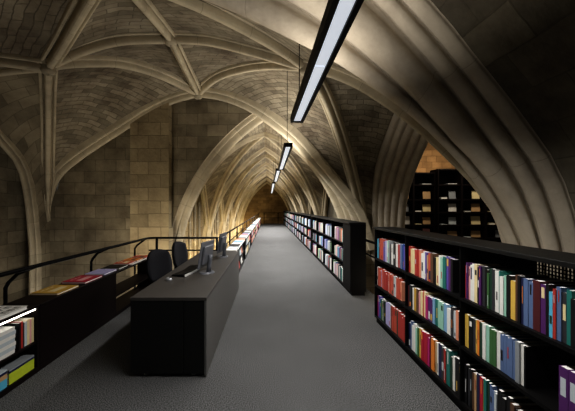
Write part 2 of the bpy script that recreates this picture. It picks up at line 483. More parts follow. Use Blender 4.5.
# projecting pier on the lunette wall
bm = nb(); pa, pb, py = -3.80, -2.74, 8.24
def pt(x): return arch_z(cG, x)+.12
px_ = [pa+(pb-pa)*i/8 for i in range(9)]
for x0, x1 in zip(px_, px_[1:]): quad(bm, [(x0, py, -4), (x1, py, -4), (x1, py, pt(x1)), (x0, py, pt(x0))], [(x0+.2, -4), (x1+.2, -4), (x1+.2, pt(x1)), (x0+.2, pt(x0))])
quad(bm, [(pa, 8.5, -4), (pa, py, -4), (pa, py, pt(pa)), (pa, 8.5, pt(pa))], [(0, -4), (.26, -4), (.26, 4), (0, 4)])
quad(bm, [(pb, py, -4), (pb, 8.75, -4), (pb, 8.75, pt(pb)), (pb, py, pt(pb))], [(0, -4), (.5, -4), (.5, 4), (0, 4)])
struct('wall_pier', bm, M_WALL)
wall_plane('wall_left', (-6.75, -3, 0), (0, 1, 0), 11.6, -4, 4.6, M_WALLG)
wall_plane('wall_left_corner', (-6.2, 7.76, 0), (0, 1, 0), .8, -4, 2.2, M_WALLG)
wall_plane('wall_corridor_left', (CX-W-.42, 8.5, 0), (0, 1, 0), 23, -4, 4.4, M_WALL)
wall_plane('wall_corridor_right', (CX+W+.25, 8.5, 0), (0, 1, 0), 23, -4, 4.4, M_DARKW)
wall_plane('wall_corridor_end', (CX-4, 31.4, 0), (1, 0, 0), 8, -4, 5.2, M_END)
wall_plane('wall_nave', (2.9, 15, 0), (1, 0, 0), 16, -4, 9, M_NAVE)
wall_plane('wall_nave_side', (3.5, 7.8, 0), (0, 1, 0), 7.2, -4, 6, M_NAVE)
wall_plane('wall_nave_right', (14, -2, 0), (0, 1, 0), 17, -4, 9, M_NAVE)
# pier under the springing on the right
bm = nb()
oct_ = [(2.75, 3.75), (2.75, 2.75), (2.95, 2.55), (3.75, 2.55), (3.75, 3.95), (2.95, 3.95)]
for (xa, ya), (xb, yb) in zip(oct_, oct_[1:]+oct_[:1]):
    w = math.hypot(xb-xa, yb-ya)
    quad(bm, [(xa, ya, -4), (xb, yb, -4), (xb, yb, .95), (xa, ya, .95)], [(0, -4), (w, -4), (w, .95), (0, .95)])
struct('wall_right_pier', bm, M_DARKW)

# ================================================================== FLOORS
bm = nb()
pl = [(-2.68, -3), (1.95, -3), (1.95, 30.7), (-1.08, 30.7), (-1.08, 6.3), (-2.68, 6.3)]
top = [bm.verts.new((x, y, 0)) for x, y in pl]; bot = [bm.verts.new((x, y, -.25)) for x, y in pl]
bm.faces.new(top); bm.faces.new(bot[::-1])
for i in range(len(pl)):
    j = (i+1) % len(pl); bm.faces.new((bot[i], bot[j], top[j], top[i]))
struct('floor', bm, M_CARPET)
bm = nb(); quad(bm, [(-8, -4, -4), (15, -4, -4), (15, 32, -4), (-8, 32, -4)], [(0, 0), (23, 0), (23, 36), (0, 36)])
struct('floor_church', bm, M_DARKW)
struct('floor_gallery', boxed(3.9, 9.2, 9.0, 11.5, -.25, 0), M_BLACK)

# ================================================================== BOOKS
ORD = ['zeroth', 'first', 'second', 'third', 'fourth', 'fifth', 'sixth', 'seventh', 'eighth', 'ninth', 'tenth', 'eleventh', 'twelfth', 'thirteenth', 'fourteenth', 'fifteenth', 'sixteenth', 'seventeenth', 'eighteenth', 'nineteenth', 'twentieth',
       'twenty-first', 'twenty-second', 'twenty-third', 'twenty-fourth', 'twenty-fifth', 'twenty-sixth', 'twenty-seventh', 'twenty-eighth', 'twenty-ninth', 'thirtieth', 'thirty-first', 'thirty-second', 'thirty-third', 'thirty-fourth', 'thirty-fifth', 'thirty-sixth', 'thirty-seventh', 'thirty-eighth', 'thirty-ninth', 'fortieth']
def book_cover_bm(t, h, d, bm=None, mi=0, ox=0, oy=0, oz=0):
    """upright, spine at x=0 facing -X, thickness along Y (centred), height Z"""
    bm = bm or nb(); c = .003
    box(bm, ox, ox+.004, oy-t/2, oy+t/2, oz, oz+h, mi=mi)
    box(bm, ox+.004, ox+d, oy-t/2, oy-t/2+c, oz, oz+h, mi=mi)
    box(bm, ox+.004, ox+d, oy+t/2-c, oy+t/2, oz, oz+h, mi=mi)
    return bm
def book(label, col, loc, t, h, d, group, rot=(0, 0, 0), title=None):
    r = thing('book', label, 'book', loc, group, rot)
    obj('cover', book_cover_bm(t, h, d), MB[col], r)
    obj('pages', boxed(.0045, d-.004, -t/2+.0032, t/2-.0032, .004, h-.0015), M_PAGES, r)
    if title:
        z0, z1 = title[1]*h, title[2]*h
        b = obj('spine_label', boxed(-.0012, .0, -t*title[3], t*title[3], z0, z1), MB[title[0]], r)
        b['label'] = title[0]+' block on the spine'
    return r
DARKS = {'black', 'charcoal', 'navy', 'maroon', 'dark green', 'purple', 'brown', 'crimson', 'blue', 'green', 'red', 'magenta', 'teal', 'violet'}
def title_for(col, rng):
    if rng.random() < .6: return None
    c = rng.choice(['white', 'cream', 'pale grey', 'yellow', 'orange']) if col in DARKS else rng.choice(['black', 'red', 'navy', 'dark green', 'charcoal', 'crimson'])
    a = rng.choice([.08, .3, .45, .6, .72]); return (c, a, min(.94, a+rng.uniform(.12, .38)), rng.choice([.1, .14, .3]))
RNG = random.Random(11)
def adj(t, h, hm): 
    return 'thick' if t > .05 else ('slim' if t < .026 else ('tall' if h > hm else 'short'))
TIERS = ['top', 'middle', 'bottom']

def seq(s):
    """'white*2 red:.05' -> [(colour, thickness or None)]"""
    out = []
    for w in s.split():
        nme, _, th = w.partition(':'); nme, _, k = nme.partition('*')
        for _ in range(int(k or 1)): out.append((nme.replace('_', ' '), float(th) if th else None))
    return out
NEAR = {  # bay, tier -> books from the far end towards the camera
 (0, 0): 'cyan:.05 black:.03 orange_red*3:.048 violet:.05 lavender:.05 white:.04 mint:.03 grey:.035 charcoal:.04 white:.045 black:.05 charcoal:.035 white:.05 red:.03 pink:.025 slate_blue:.05 blue:.03 violet:.03',
 (0, 1): 'white:.03 orange_red*2:.05 lavender:.04 orange_red:.05 red*3:.05 white:.03 orange_red*3:.042 pale_grey:.045 white:.03 orange_red*2:.045 salmon:.04',
 (0, 2): 'magenta:.05 violet:.045 blue:.03 green:.05 white:.04 dark_green:.03 black:.03 lavender*3:.048 white:.03 maroon:.03 orange_red*3:.04 dark_green:.04 red*4:.045',
 (1, 0): 'red:.04 cream*2:.05 red*2:.045 salmon:.03 white*2:.04 violet:.025 tan:.02 orange_red:.045 brown:.045 black:.035 cream:.05 white:.03 mint:.035 teal:.04 violet:.035 purple:.03 black:.03',
 (1, 1): 'maroon:.03 charcoal:.04 black:.03 white:.025 gold:.05 brown:.04 pink:.03 cream:.04 orange_red:.025 cream:.03 magenta:.04 purple*2:.04 light_blue:.035 teal:.05 mint*2:.04 light_blue:.05 white:.05 charcoal:.03 pale_grey:.035 salmon:.035 black:.04',
 (1, 2): 'navy:.04 slate_blue:.03 white*2:.04 mint:.045 green:.03 yellow:.04 crimson*3:.038 magenta:.03 maroon:.03 orange:.05 tan:.035 white:.025 navy:.05 charcoal:.04 red:.025 teal:.05 dark_green:.03 white:.03 black*2:.045',
 (2, 0): 'red:.016 purple:.016 pink:.018 white*2:.022 cream:.03 black:.025 purple:.02 charcoal:.028 black:.022 green:.018 dark_green:.025 charcoal:.02 white:.034 teal:.014 white:.03 mint:.018 black:.03 yellow:.034 brown:.02 black:.02 navy:.02 slate_blue:.03 slate_blue:.03 maroon:.045 purple:.03 black:.02 cyan:.02 red:.016 slate_blue:.024 charcoal:.024 teal:.026 black:.028 charcoal:.03 brown:.022 maroon:.026 crimson:.026 black:.03 navy:.025',
 (2, 1): 'yellow:.04 black:.042 charcoal:.03 yellow:.022 orange:.022 dark_green:.03 white:.03 mint:.03 green*2:.028 white:.03 slate_blue*5:.024 grey:.03 white:.026 black:.012',
 (2, 2): 'black:.03 charcoal:.02 black:.026 brown:.03 tan:.02 navy:.025 crimson:.032 lime:.012 teal:.026 dark_green:.02 slate_blue*2:.024 pale_grey:.02 black*3:.034 brown:.03 charcoal:.032 black:.03',
}
FLOORS = [.905, .535, .10]; MAXH = [.285, .25, .30]

def bookcase(label, x0, x1, ya, divs, yb, htop, group=None, mesh_bay=False):
    """long low case along Y, front at x0; ya..yb overall, divs = y of the uprights"""
    cx, cy = (x0+x1)/2, (ya+yb)/2
    t = thing('bookcase', label, 'bookcase', (cx, cy, 0), group)
    o = t.location.copy()
    obj('top_board', boxed(x0-.03, x1, ya, yb, htop-.03, htop, bevel=.004), M_BLACKTOP, t, o)
    obj('plinth', boxed(x0+.02, x1-.02, ya+.01, yb-.01, 0, .07), M_BLACK, t, o)
    if mesh_bay:
        obj('back_panel', boxed(x1-.015, x1, 2.0, yb-.002, .07, htop-.031), M_BLACK, t, o)
        obj('back_panel', boxed(x1-.015, x1, ya+.002, 2.0, .07, .90), M_BLACK, t, o)
    else: obj('back_panel', boxed(x1-.015, x1, ya+.002, yb-.002, .07, htop-.031), M_BLACK, t, o)
    for d0, d1 in divs: obj('upright', boxed(x0-.01, x1-.016, d0, d1, .071, htop-.031), M_BLACK, t, o)
    for (a0, a1), (b0, b1) in zip(divs, divs[1:]):
        for z in FLOORS:
            s = obj('shelf', boxed(x0-.01, x1-.016, a1+.001, b0-.001, z-.024, z), M_BLACK, t, o)
    return t

# near right bookcase
BX = 1.50
div = [(.465, .485), (1.394, 1.406), (2.329, 2.341), (3.264, 3.276), (4.195, 4.215)]
nearcase = bookcase('black open bookcase in the right foreground, three shelves of books facing the aisle', BX, BX+.29, .45, div, 4.23, 1.335, None, True)
# pale perforated panel seen above the books of the nearest bay
bm = nb(); px0 = BX+.277
for k in range(69):
    y = .46+k*.0225; box(bm, px0, px0+.005, y, y+.008, .90, 1.304)
for k in range(18):
    z = .905+k*.0225; box(bm, px0+.005, px0+.009, .46, 1.99, z, z+.008)
g = obj('mesh_back', bm, M_BLACK, nearcase, nearcase.location); g['label'] = 'open wire mesh back of the nearest bay'
BAYN = ['farthest bay', 'middle bay', 'nearest bay']
for (bay, tier), s in NEAR.items():
    ytop = [4.188, 3.258, 2.322][bay]; ylow = [3.283, 2.348, 1.413][bay]
    y = ytop-.004; k = 0
    for col, th in seq(s):
        t = th or .035
        if y-t < ylow+.003: break
        k += 1
        h = MAXH[tier]*RNG.uniform(.84, 1.0) if RNG.random() < .55 else MAXH[tier]*RNG.uniform(.93, 1)
        if bay == 2 and tier == 1: h = MAXH[1]*RNG.uniform(.94, 1.0)
        d = RNG.uniform(.17, .205)
        lab = f"{adj(t, h, MAXH[tier]*.92)} {col} book, {ORD[k]} from far end, {TIERS[tier]} shelf, {BAYN[bay]}, near right bookcase"
        book(lab, col, (BX+.012+RNG.uniform(0, .012), y-t/2, FLOORS[tier]+.0005), t, h, d, f'books on the {TIERS[tier]} shelf of the near right bookcase', title=title_for(col, RNG))
        y -= t+.0015
# purple set after the gap
y = 1.566
for k in range(3):
    book(f'thick purple book with white spine block, {ORD[k+1]} after the gap, middle shelf, near right bookcase', 'purple', (BX+.014, y-.025, FLOORS[1]+.0005), .048, .245, .2, 'books on the middle shelf of the near right bookcase', title=('pale grey', .4, .78, .3))
    y -= .0505

# long right bookcases along the corridor
FARPAL = ['white', 'white', 'pale grey', 'black', 'charcoal', 'navy', 'slate blue', 'blue', 'red', 'crimson', 'teal', 'dark green', 'green', 'cream', 'lavender', 'light blue', 'salmon', 'grey', 'purple', 'mint', 'white', 'pale grey', 'pink', 'cyan']
palnames = list(PAL)
stuff = nb(); stuff_pages = nb()
units = [(5.47, 6.02, 10.42, 4), (10.62, 10.66, 17.2, 6), (17.4, 17.44, 24.0, 6), (24.2, 24.24, 30.0, 5)]
UN = ['first long black bookcase along the right of the corridor, with blank end cabinet', 'second black bookcase along the right of the corridor, beyond the first long one', 'third black bookcase along the right of the corridor', 'farthest black bookcase on the right, by the end railing']
DN = 0
for ui, (ya, y0, yb, nbay) in enumerate(units):
    ds = [(ya, y0)] if ui == 0 else [(ya, ya+.025)]
    L = (yb-y0)/nbay
    for k in range(1, nbay+1): ds.append((y0+L*k-.03, y0+L*k-.005))
    bookcase(UN[ui], BX, BX+.28, ya, ds, yb, 1.335, 'bookcases along the right of the corridor')
    for bay in range(nbay):
        a, b = ds[bay][1]+.004, ds[bay+1][0]-.004
        for tier in range(3):
            y = a; k = 0; gap = RNG.uniform(.0, .25)
            run = RNG.choice(FARPAL)
            while True:
                t = RNG.uniform(.04, .066) if ui == 0 else RNG.uniform(.05, .09)
                if y+t > b-gap: break
                k += 1
                if RNG.random() < .75: run = RNG.choice(FARPAL)
                h = MAXH[tier]*RNG.uniform(.8, 1.0); d = RNG.uniform(.16, .2)
                if ui == 0 and bay < 1:
                    lab = f"{adj(t, h, MAXH[tier]*.9)} {run} book, {ORD[k]} from near end, {TIERS[tier]} shelf, {ORD[bay+1]} bay, corridor bookcase"
                    book(lab, run, (BX+.012, y+t/2, FLOORS[tier]+.0005), t, h, d, f'books on the {TIERS[tier]} shelf of the corridor bookcase')
                else:
                    mi = palnames.index(run)
                    book_cover_bm(t, h, d, stuff, mi, BX+.012, y+t/2, FLOORS[tier]+.0005)
                    box(stuff, BX+.0165, BX+.012+d-.006, y+t/2-t/2+.0035, y+t-.0035, FLOORS[tier]+.004, FLOORS[tier]+h-.004, mi=len(palnames))
                y += t+.0015
# ================================================================== LEFT LOW CASES
LXB, LXF = -2.60, -2.25
LT = .655
def low_case(label, ya, yb, kind):
    cy = (ya+yb)/2
    t = thing('display_case', label, 'display case', ((LXB+LXF)/2, cy, 0)); o = t.location.copy()
    obj('top_board', boxed(LXB, LXF+.005, ya, yb, LT-.025, LT, bevel=.003), M_DARKRED, t, o)
    obj('bottom_board', boxed(LXB, LXF, ya, yb, .0, .05), M_DARKRED, t, o)
    for y in (ya, yb-.03): obj('side_panel', boxed(LXB+.012, LXF-.001, y, y+.03, .051, LT-.026), M_DARKRED, t, o)
    if kind != 'open': obj('back_panel', boxed(LXB, LXB+.011, ya+.0, yb, .051, LT-.026), M_DARKRED, t, o)
    if kind == 'closed':
        f = obj('front_panel', boxed(LXF-.02, LXF-.002, ya+.031, yb-.031, .051, LT-.026), M_DARKRED, t, o)
    else:
        obj('shelf', boxed(LXB+.012, LXF-.004, ya+.031, yb-.031, .285, .305), M_DARKRED, t, o)
    if kind == 'lit':
        obj('light_strip', boxed(LXF-.03, LXF-.012, ya+.04, yb-.035, LT-.045, LT-.027), M_STRIP, t, o)
        obj('white_lining', boxed(LXB+.0115, LXB+.016, ya+.031, yb-.031, .306, LT-.03), MB['white'], t, o)
    return t
low_case('dark open display case at the left edge with a glowing white strip inside', 1.0, 2.95, 'lit')
low_case('dark reddish closed low case under the yellow and magenta books', 2.955, 4.40, 'closed')
low_case('dark backless low case below the orange books, stone wall showing through', 4.405, 5.95, 'open')

def flat_book(name, label, col, loc, w, d, t, rotz=0, group=None, cat='book', tilt=0, marks=None):
    """lies flat: w along X, d along Y"""
    r = thing(name, label, cat, loc, group, (0, tilt, rotz))
    bm = nb(); c = .003
    box(bm, -w/2, w/2, -d/2, d/2, 0, c); box(bm, -w/2, w/2, -d/2, d/2, t-c, t); box(bm, -w/2, -w/2+.004, -d/2, d/2, c, t-c)
    obj('cover', bm, MB[col], r)
    obj('pages', boxed(-w/2+.0045, w/2-.005, -d/2+.005, d/2-.005, c+.0003, t-c-.0003), M_PAGES, r)
    if marks:
        rg = random.Random(len(label)); bm = nb()
        if marks[1] == 'glyphs':
            for row in range(3):
                for q in range(7):
                    x = w*(.33-.27*row); y = -d*.4+q*d*.125
                    hgt, wd = w*.16, d*.085*rg.uniform(.7, 1)
                    box(bm, x-hgt/2, x-hgt/2+.012, y, y+wd, t, t+.001); box(bm, x-hgt/2+.012, x+hgt/2, y, y+.012, t, t+.001)
                    if rg.random() < .6: box(bm, x-hgt/2+.012, x+hgt/2, y+wd-.012, y+wd, t, t+.001)
        else:
            box(bm, -w*.05, w*.22, -d*.32, d*.3, t, t+.0008)
            for q in range(3): box(bm, -w*.34, -w*.26, -d*.3+q*d*.2, -d*.16+q*d*.2, t, t+.0008)
        m = obj('cover_print', bm, MB[marks[0]], r); m['label'] = marks[0]+' print on the cover'
    return r
G = 'books lying on the low cases at the left'
tops = [
 ('book', 'yellow gold book lying on the left low case, nearest of the coloured ones', 'gold', 3.43, .30, .36, .02, ('cream', 'b'), -2.43),
 ('book', 'magenta red book lying on the low case between yellow and lavender books', 'crimson', 3.93, .30, .38, .022, ('pink', 'b'), -2.43),
 ('book', 'lavender book lying on the low case beyond the magenta red one', 'lavender', 4.38, .28, .34, .02, None, -2.44),
 ('book', 'black book lying on the low case between lavender and orange books', 'black', 4.75, .28, .3, .02, None, -2.43),
 ('book', 'orange red book lying on the low case, nearest of the orange ones', 'orange red', 5.12, .26, .26, .02, ('cream', 'b'), -2.45),
 ('book', 'bright orange book lying on the low case, between two orange red books', 'orange', 5.42, .26, .26, .02, ('maroon', 'b'), -2.45),
 ('book', 'orange red book lying on the far end of the low case below the rail corner', 'orange red', 5.74, .28, .26, .02, ('brown', 'b'), -2.44),
]
for nm, lab, col, y, w, d, t, mk, x in tops: flat_book(nm, lab, col, (x, y, LT+.0005), w, d, t, RNG.uniform(-.06, .06), G, marks=mk)
flat_book('booklet', 'thin white booklet at the front edge of the low case beside the orange books', 'white', (-2.275, 5.28, LT+.0005), .035, .62, .012, 0, cat='booklet')
flat_book('book', 'large white book with black lettering lying on top of the lit case', 'white', (-2.415, 2.55, LT+.0005), .32, .52, .03, 0, G, marks=('black', 'glyphs'))
# pile of white books in the lit case
for k in range(7):
    b = flat_book('book', f'white paperback with grey spine, {ORD[k+1]} from the bottom of the pile in lit case', 'pale grey' if k % 2 else 'white', (-2.40, 2.50+.006*(k % 3), .306+k*.0335), .26, .37, .033, math.pi, 'pile of white paperbacks in the lit case')
y = 2.735
for k, (col, t, h) in enumerate([('black', .022, .24), ('red', .022, .245), ('charcoal', .014, .23), ('pale grey', .03, .225), ('cream', .03, .235), ('pink', .02, .225), ('cream', .03, .23)]):
    # spine towards the aisle (+X): turned half round
    book(f'{col} book standing {ORD[k+1]} right of the white pile in the lit case', col, (-2.275, y+t/2, .306), t, h, .22, 'books standing beside the white pile', rot=(0, 0, math.pi))
    y += t+.001
# lower shelf piles
z = .051
for k, (lab, col, t) in enumerate([('bright blue thick book lying on the bottom shelf of the lit case, lowest', 'cyan', .075), ('tan book lying on the blue book at the bottom of the lit case', 'tan', .04), ('navy magazine lying on the tan book at the bottom of the lit case', 'navy', .02), ('grey magazine on top of the blue pile in the lit case', 'pale grey', .012)]):
    flat_book('book', lab, col, (-2.405, 2.43, z+.0005), .28, .34, t, math.pi, 'blue pile on the bottom shelf of the lit case'); z += t+.001
z = .051
for k, (lab, col, t) in enumerate([('lime yellow thick book on the bottom shelf of the lit case, lowest of pile', 'lime', .05), ('lime yellow book second in the pile on the bottom shelf of lit case', 'lime', .045), ('dark blue magazine lying on the lime yellow books', 'navy', .018), ('grey magazine topmost of the lime yellow pile', 'grey', .014)]):
    flat_book('book', lab, col, (-2.405, 2.76, z+.0005), .28, .28, t, math.pi, 'lime pile on the bottom shelf of the lit case'); z += t+.001

# ================================================================== CORRIDOR DISPLAY TABLES
TX0, TX1 = -.97, -.70
tabs = [(6.42, 9.2), (9.45, 12.6), (12.85, 16.4), (16.65, 21.5), (21.8, 28.6)]
TCOL = ['pale grey', 'white', 'white', 'pale grey', 'salmon', 'charcoal', 'white', 'light blue', 'cream', 'pink', 'cyan', 'white', 'black', 'pale grey', 'red', 'mint']
TN = ['nearest display table at the left of the corridor, right behind the desk', 'second display table along the left of the corridor', 'third display table along the left of the corridor', 'fourth display table along the left of the corridor', 'farthest display table along the left of the corridor']
TNN = ['nearest', 'second', 'third', 'fourth', 'farthest']
for ti, (a, b) in enumerate(tabs):
    t = thing('display_table', TN[ti], 'display table', ((TX0+TX1)/2, (a+b)/2, 0), 'display tables along the left of the corridor'); o = t.location.copy()
    obj('tabletop', boxed(TX0, TX1, a, b, .60, .63, bevel=.004), M_BLACK, t, o)
    for y in (a+.01, b-.04): obj('end_panel', boxed(TX0+.01, TX1-.03, y, y+.03, .031, .599), M_BLACK, t, o)
    obj('back_panel', boxed(TX0+.012, TX0+.032, a+.041, b-.041, .031, .599), M_BLACK, t, o)
    obj('bottom_board', boxed(TX0+.01, TX1-.02, a, b, .0, .03), M_BLACK, t, o)
    obj('shelf', boxed(TX0+.033, TX1-.025, a+.041, b-.041, .30, .32), M_BLACK, t, o)
    rg = random.Random(30+ti); nn = 7 if ti < 3 else 9
    step = (b-a-.1)/nn
    for k in range(nn):
        col = (['white', 'pale grey', 'charcoal', 'white', 'light blue', 'pale grey', 'salmon'][k] if ti == 0 else rg.choice(TCOL)); y = a+.05+step*(k+.5)
        tt = rg.uniform(.03, .07)
        flat_book('book', f'{col} book lying {ORD[k+1]} from near end on the {TNN[ti]} corridor display table', col, ((TX0+TX1)/2+.005, y, .6305), .24, step*rg.uniform(.72, .92), tt, 0, 'books lying on the corridor display tables', marks=None)
        for tier, z in ((0, .3205), (1, .0305)):
            if rg.random() < .2: continue
            c2 = rg.choice(['white', 'pale grey', 'salmon', 'cream', 'red', 'black', 'white', 'pink'])
            hh = rg.uniform(.2, .26)
            w = step*rg.uniform(.6, .85)
            if ti > 0:
                mi = palnames.index(c2)
                box(stuff, TX1-.08, TX1-.055, y-w/2, y+w/2, z, z+hh, mi=mi); continue
            r = thing('book', f'{c2} book facing the aisle, {ORD[k+1]} from near end, {"upper" if tier == 0 else "lower"} shelf, {TNN[ti]} corridor display table', 'book', (TX1-.08, y, z), 'books facing the aisle on the display tables', (0, -.12, 0))
            bm = nb(); box(bm, 0, .003, -w/2, w/2, 0, hh); box(bm, .022, .025, -w/2, w/2, 0, hh); box(bm, .003, .022, -w/2, -w/2+.003, 0, hh)
            obj('cover', bm, MB[c2], r); obj('pages', boxed(.0035, .0215, -w/2+.0035, w/2-.003, .003, hh-.003), M_PAGES, r)

so = obj('distant_books', stuff, [MB[k] for k in palnames]+[M_PAGES])
tag(so, 'small coloured books filling the far bookcases and display table shelves along the corridor', 'books'); so['kind'] = 'stuff'

# ================================================================== DESK
DX0, DX1, DY0, DY1, DH = -1.305, -.585, 2.83, 5.92, .755
t = thing('reception_desk', 'long charcoal service desk with black end facing the camera', 'desk', ((DX0+DX1)/2, (DY0+DY1)/2, 0)); o = t.location.copy()
obj('worktop', boxed(DX0, DX1, DY0, DY1, DH-.03, DH, bevel=.002), M_DESK, t, o)
obj('end_panel', boxed(DX0+.002, -.803, DY0+.004, DY0+.03, .035, DH-.031), M_DESKFRONT, t, o)
obj('end_panel', boxed(-.797, DX1-.022, DY0+.004, DY0+.03, .035, DH-.031), M_DESKFRONT, t, o)
obj('end_panel', boxed(DX0+.002, DX1-.022, DY1-.03, DY1-.004, .035, DH-.031), M_DESKFRONT, t, o)
sp = obj('side_panel', boxed(DX1-.02, DX1-.001, DY0+.002, DY1-.002, .012, DH-.031), M_DESKSIDE, t, o); sp['label'] = 'grey long side facing the aisle'
obj('pedestal', boxed(DX0+.03, DX1-.05, DY0+.05, DY0+.62, .04, DH-.04, bevel=.004), M_DESKFRONT, t, o)
for x in (DX0+.13, -.72):
    for y in (DY0+.06, DY1-.08):
        bm = nb(); tube(bm, [(x, y, 0), (x, y, .01), (x, y, .012), (x, y, .04)], [.022, .022, .01, .01], 12); obj('foot', bm, M_STEEL, t, o, True)

def monitor(label, loc, rotz, tilt):
    t = thing('monitor', label, 'monitor', loc, 'monitors on the desk', (0, 0, rotz))
    # local: screen faces -X
    bm = nb()
    ring = [(.10*math.cos(a), .12*math.sin(a)) for a in [2*math.pi*k/24 for k in range(24)]]
    lo = [bm.verts.new((x, y, 0)) for x, y in ring]; hi = [bm.verts.new((x*.9, y*.9, .016)) for x, y in ring]
    bm.faces.new(lo[::-1]); bm.faces.new(hi)
    for k in range(24): bm.faces.new((lo[k], lo[(k+1) % 24], hi[(k+1) % 24], hi[k]))
    obj('base', bm, M_MGREY, t)
    bm = nb(); tube(bm, [(.03, 0, .016), (.035, 0, .09), (.05, 0, .17), (.058, 0, .235)], [.034, .028, .026, .03], 12); obj('neck', bm, M_MGREY, t, None, True)
    bm = nb(); box(bm, -.014, .0, -.21, .21, .075, .415, bevel=.006); box(bm, .0, .03, -.15, .15, .12, .36, bevel=.012)
    bmesh.ops.rotate(bm, verts=bm.verts, cent=(0, 0, .24), matrix=Matrix.Rotation(tilt, 3, 'Y'))
    sh = obj('casing', bm, M_MGREY, t)
    bm = nb(); box(bm, -.0165, -.0142, -.195, .195, .09, .4)
    bmesh.ops.rotate(bm, verts=bm.verts, cent=(0, 0, .24), matrix=Matrix.Rotation(tilt, 3, 'Y'))
    obj('screen', bm, M_SCREEN, t)
monitor('flat grey monitor standing on the desk nearer the camera, beside the keyboard', (-.81, 3.93, DH), -.2, .16)
monitor('flat grey monitor standing at the far end of the desk', (-.80, 5.2, DH), -.12, .16)

t = thing('keyboard', 'black keyboard with white front edge lying on the desk near the mouse', 'keyboard', (-1.06, 3.93, DH), rot=(0, 0, -.22))
bm = nb()   # long side along Y, gently curved up at its far end
def kb(y): return .004+.035*max(0, (y+.05)/.3)**2
ysb = [-.25+.5*k/14 for k in range(15)]
rows = [[Vector((x, y, kb(y)+dz)) for x, dz in ((-.085, .012), (-.085, 0), (.085, 0), (.085, .018), (-.085, .012))] for y in ysb]
grid(bm, rows, [[(0, 0)]*5 for _ in ysb]); 
obj('body', bm, M_PLASTIC, t)
bm = nb(); rows = [[Vector((x, y, kb(y)+dz)) for x, dz in ((.086, 0), (.1, 0), (.1, .02), (.086, .02), (.086, 0))] for y in ysb]
grid(bm, rows, [[(0, 0)]*5 for _ in ysb]); e_ = obj('edge_trim', bm, MB['white'], t); e_['label'] = 'white edge trim'
bm = nb()
for r_ in range(5):
    for q in range(14):
        y = -.225+q*.032; x = -.07+r_*.03
        box(bm, x-.011, x+.011, y-.012, y+.012, kb(y)+.013+.006*(x+.085)/.17, kb(y)+.02+.006*(x+.085)/.17)
k_ = obj('keys', bm, M_PLASTIC, t); k_['kind'] = 'stuff'
t = thing('computer_mouse', 'small silver mouse on the desk at the near end of the keyboard', 'mouse', (-1.17, 3.52, DH), rot=(0, 0, -.5))
bm = nb(); bmesh.ops.create_uvsphere(bm, u_segments=18, v_segments=12, radius=1)
for v in bm.verts: v.co = Vector((v.co.x*.045, v.co.y*.033, max(0, v.co.z)*.035))
obj('body', bm, M_SILVER, t, None, True)
obj('scroll_wheel', boxed(.012, .026, -.004, .004, .03, .037, bevel=.001), M_PLASTIC, t)

def chair(label, loc, rotz):
    t = thing('office_chair', label, 'chair', loc, 'office chairs behind the desk', (0, 0, rotz))
    # local: faces +X
    def pad(w, h, th, bend, steps=14):
        bm = nb(); bmesh.ops.create_cube(bm, size=1)
        bmesh.ops.subdivide_edges(bm, edges=bm.edges, cuts=steps//2, use_grid_fill=True)
        for v in bm.verts:
            x, y, z = v.co*2
            yy = y*math.sqrt(max(0, 1-.42*z*z)); zz = z*math.sqrt(max(0, 1-.42*y*y))
            e = max(abs(y), abs(z)); xx = x*(1-.55*e**4)
            v.co = Vector((xx*th/2-bend*y*y, yy*w/2, zz*h/2))
        return bm
    bm = pad(.46, .50, .09, -.05); bmesh.ops.rotate(bm, verts=bm.verts, cent=(0, 0, 0), matrix=Matrix.Rotation(-.12, 3, 'Y')); bmesh.ops.translate(bm, verts=bm.verts, vec=(-.23, 0, .73)); obj('backrest', bm, M_CHAIR, t, None, True)
    bm = pad(.48, .46, .09, 0); bmesh.ops.rotate(bm, verts=bm.verts, cent=(0, 0, 0), matrix=Matrix.Rotation(math.pi/2, 3, 'Y')); bmesh.ops.translate(bm, verts=bm.verts, vec=(.02, 0, .45)); obj('seat', bm, M_CHAIR, t, None, True)
    bm = nb(); tube(bm, [(-.0, 0, .40), (-.2, 0, .39), (-.285, 0, .45), (-.29, 0, .68)], .022, 10); obj('back_support', bm, M_PLASTIC, t, None, True)
    bm = nb(); tube(bm, [(0, 0, .09), (0, 0, .26), (0, 0, .261), (0, 0, .41)], [.03, .03, .018, .018], 12); obj('column', bm, M_PLASTIC, t, None, True)
    for k in range(5):
        a = 2*math.pi*k/5+.3; c, s = math.cos(a), math.sin(a)
        bm = nb(); tube(bm, [(.02*c, .02*s, .115), (.15*c, .15*s, .10), (.27*c, .27*s, .075)], [.026, .022, .016], 8); l = obj('leg', bm, M_PLASTIC, t, None, True)
        bm = nb(); tube(bm, [(.27*c-.02*s, .27*s+.02*c, .03), (.27*c+.02*s, .27*s-.02*c, .03)], .03, 12); obj('caster', bm, M_PLASTIC, l, None, True)
chair('dark office chair behind the desk, nearer the camera, in front of the low case', (-1.47, 4.40, 0), -.5)
chair('dark office chair at the far end of the desk under the cross rail', (-1.46, 5.50, 0), -.28)

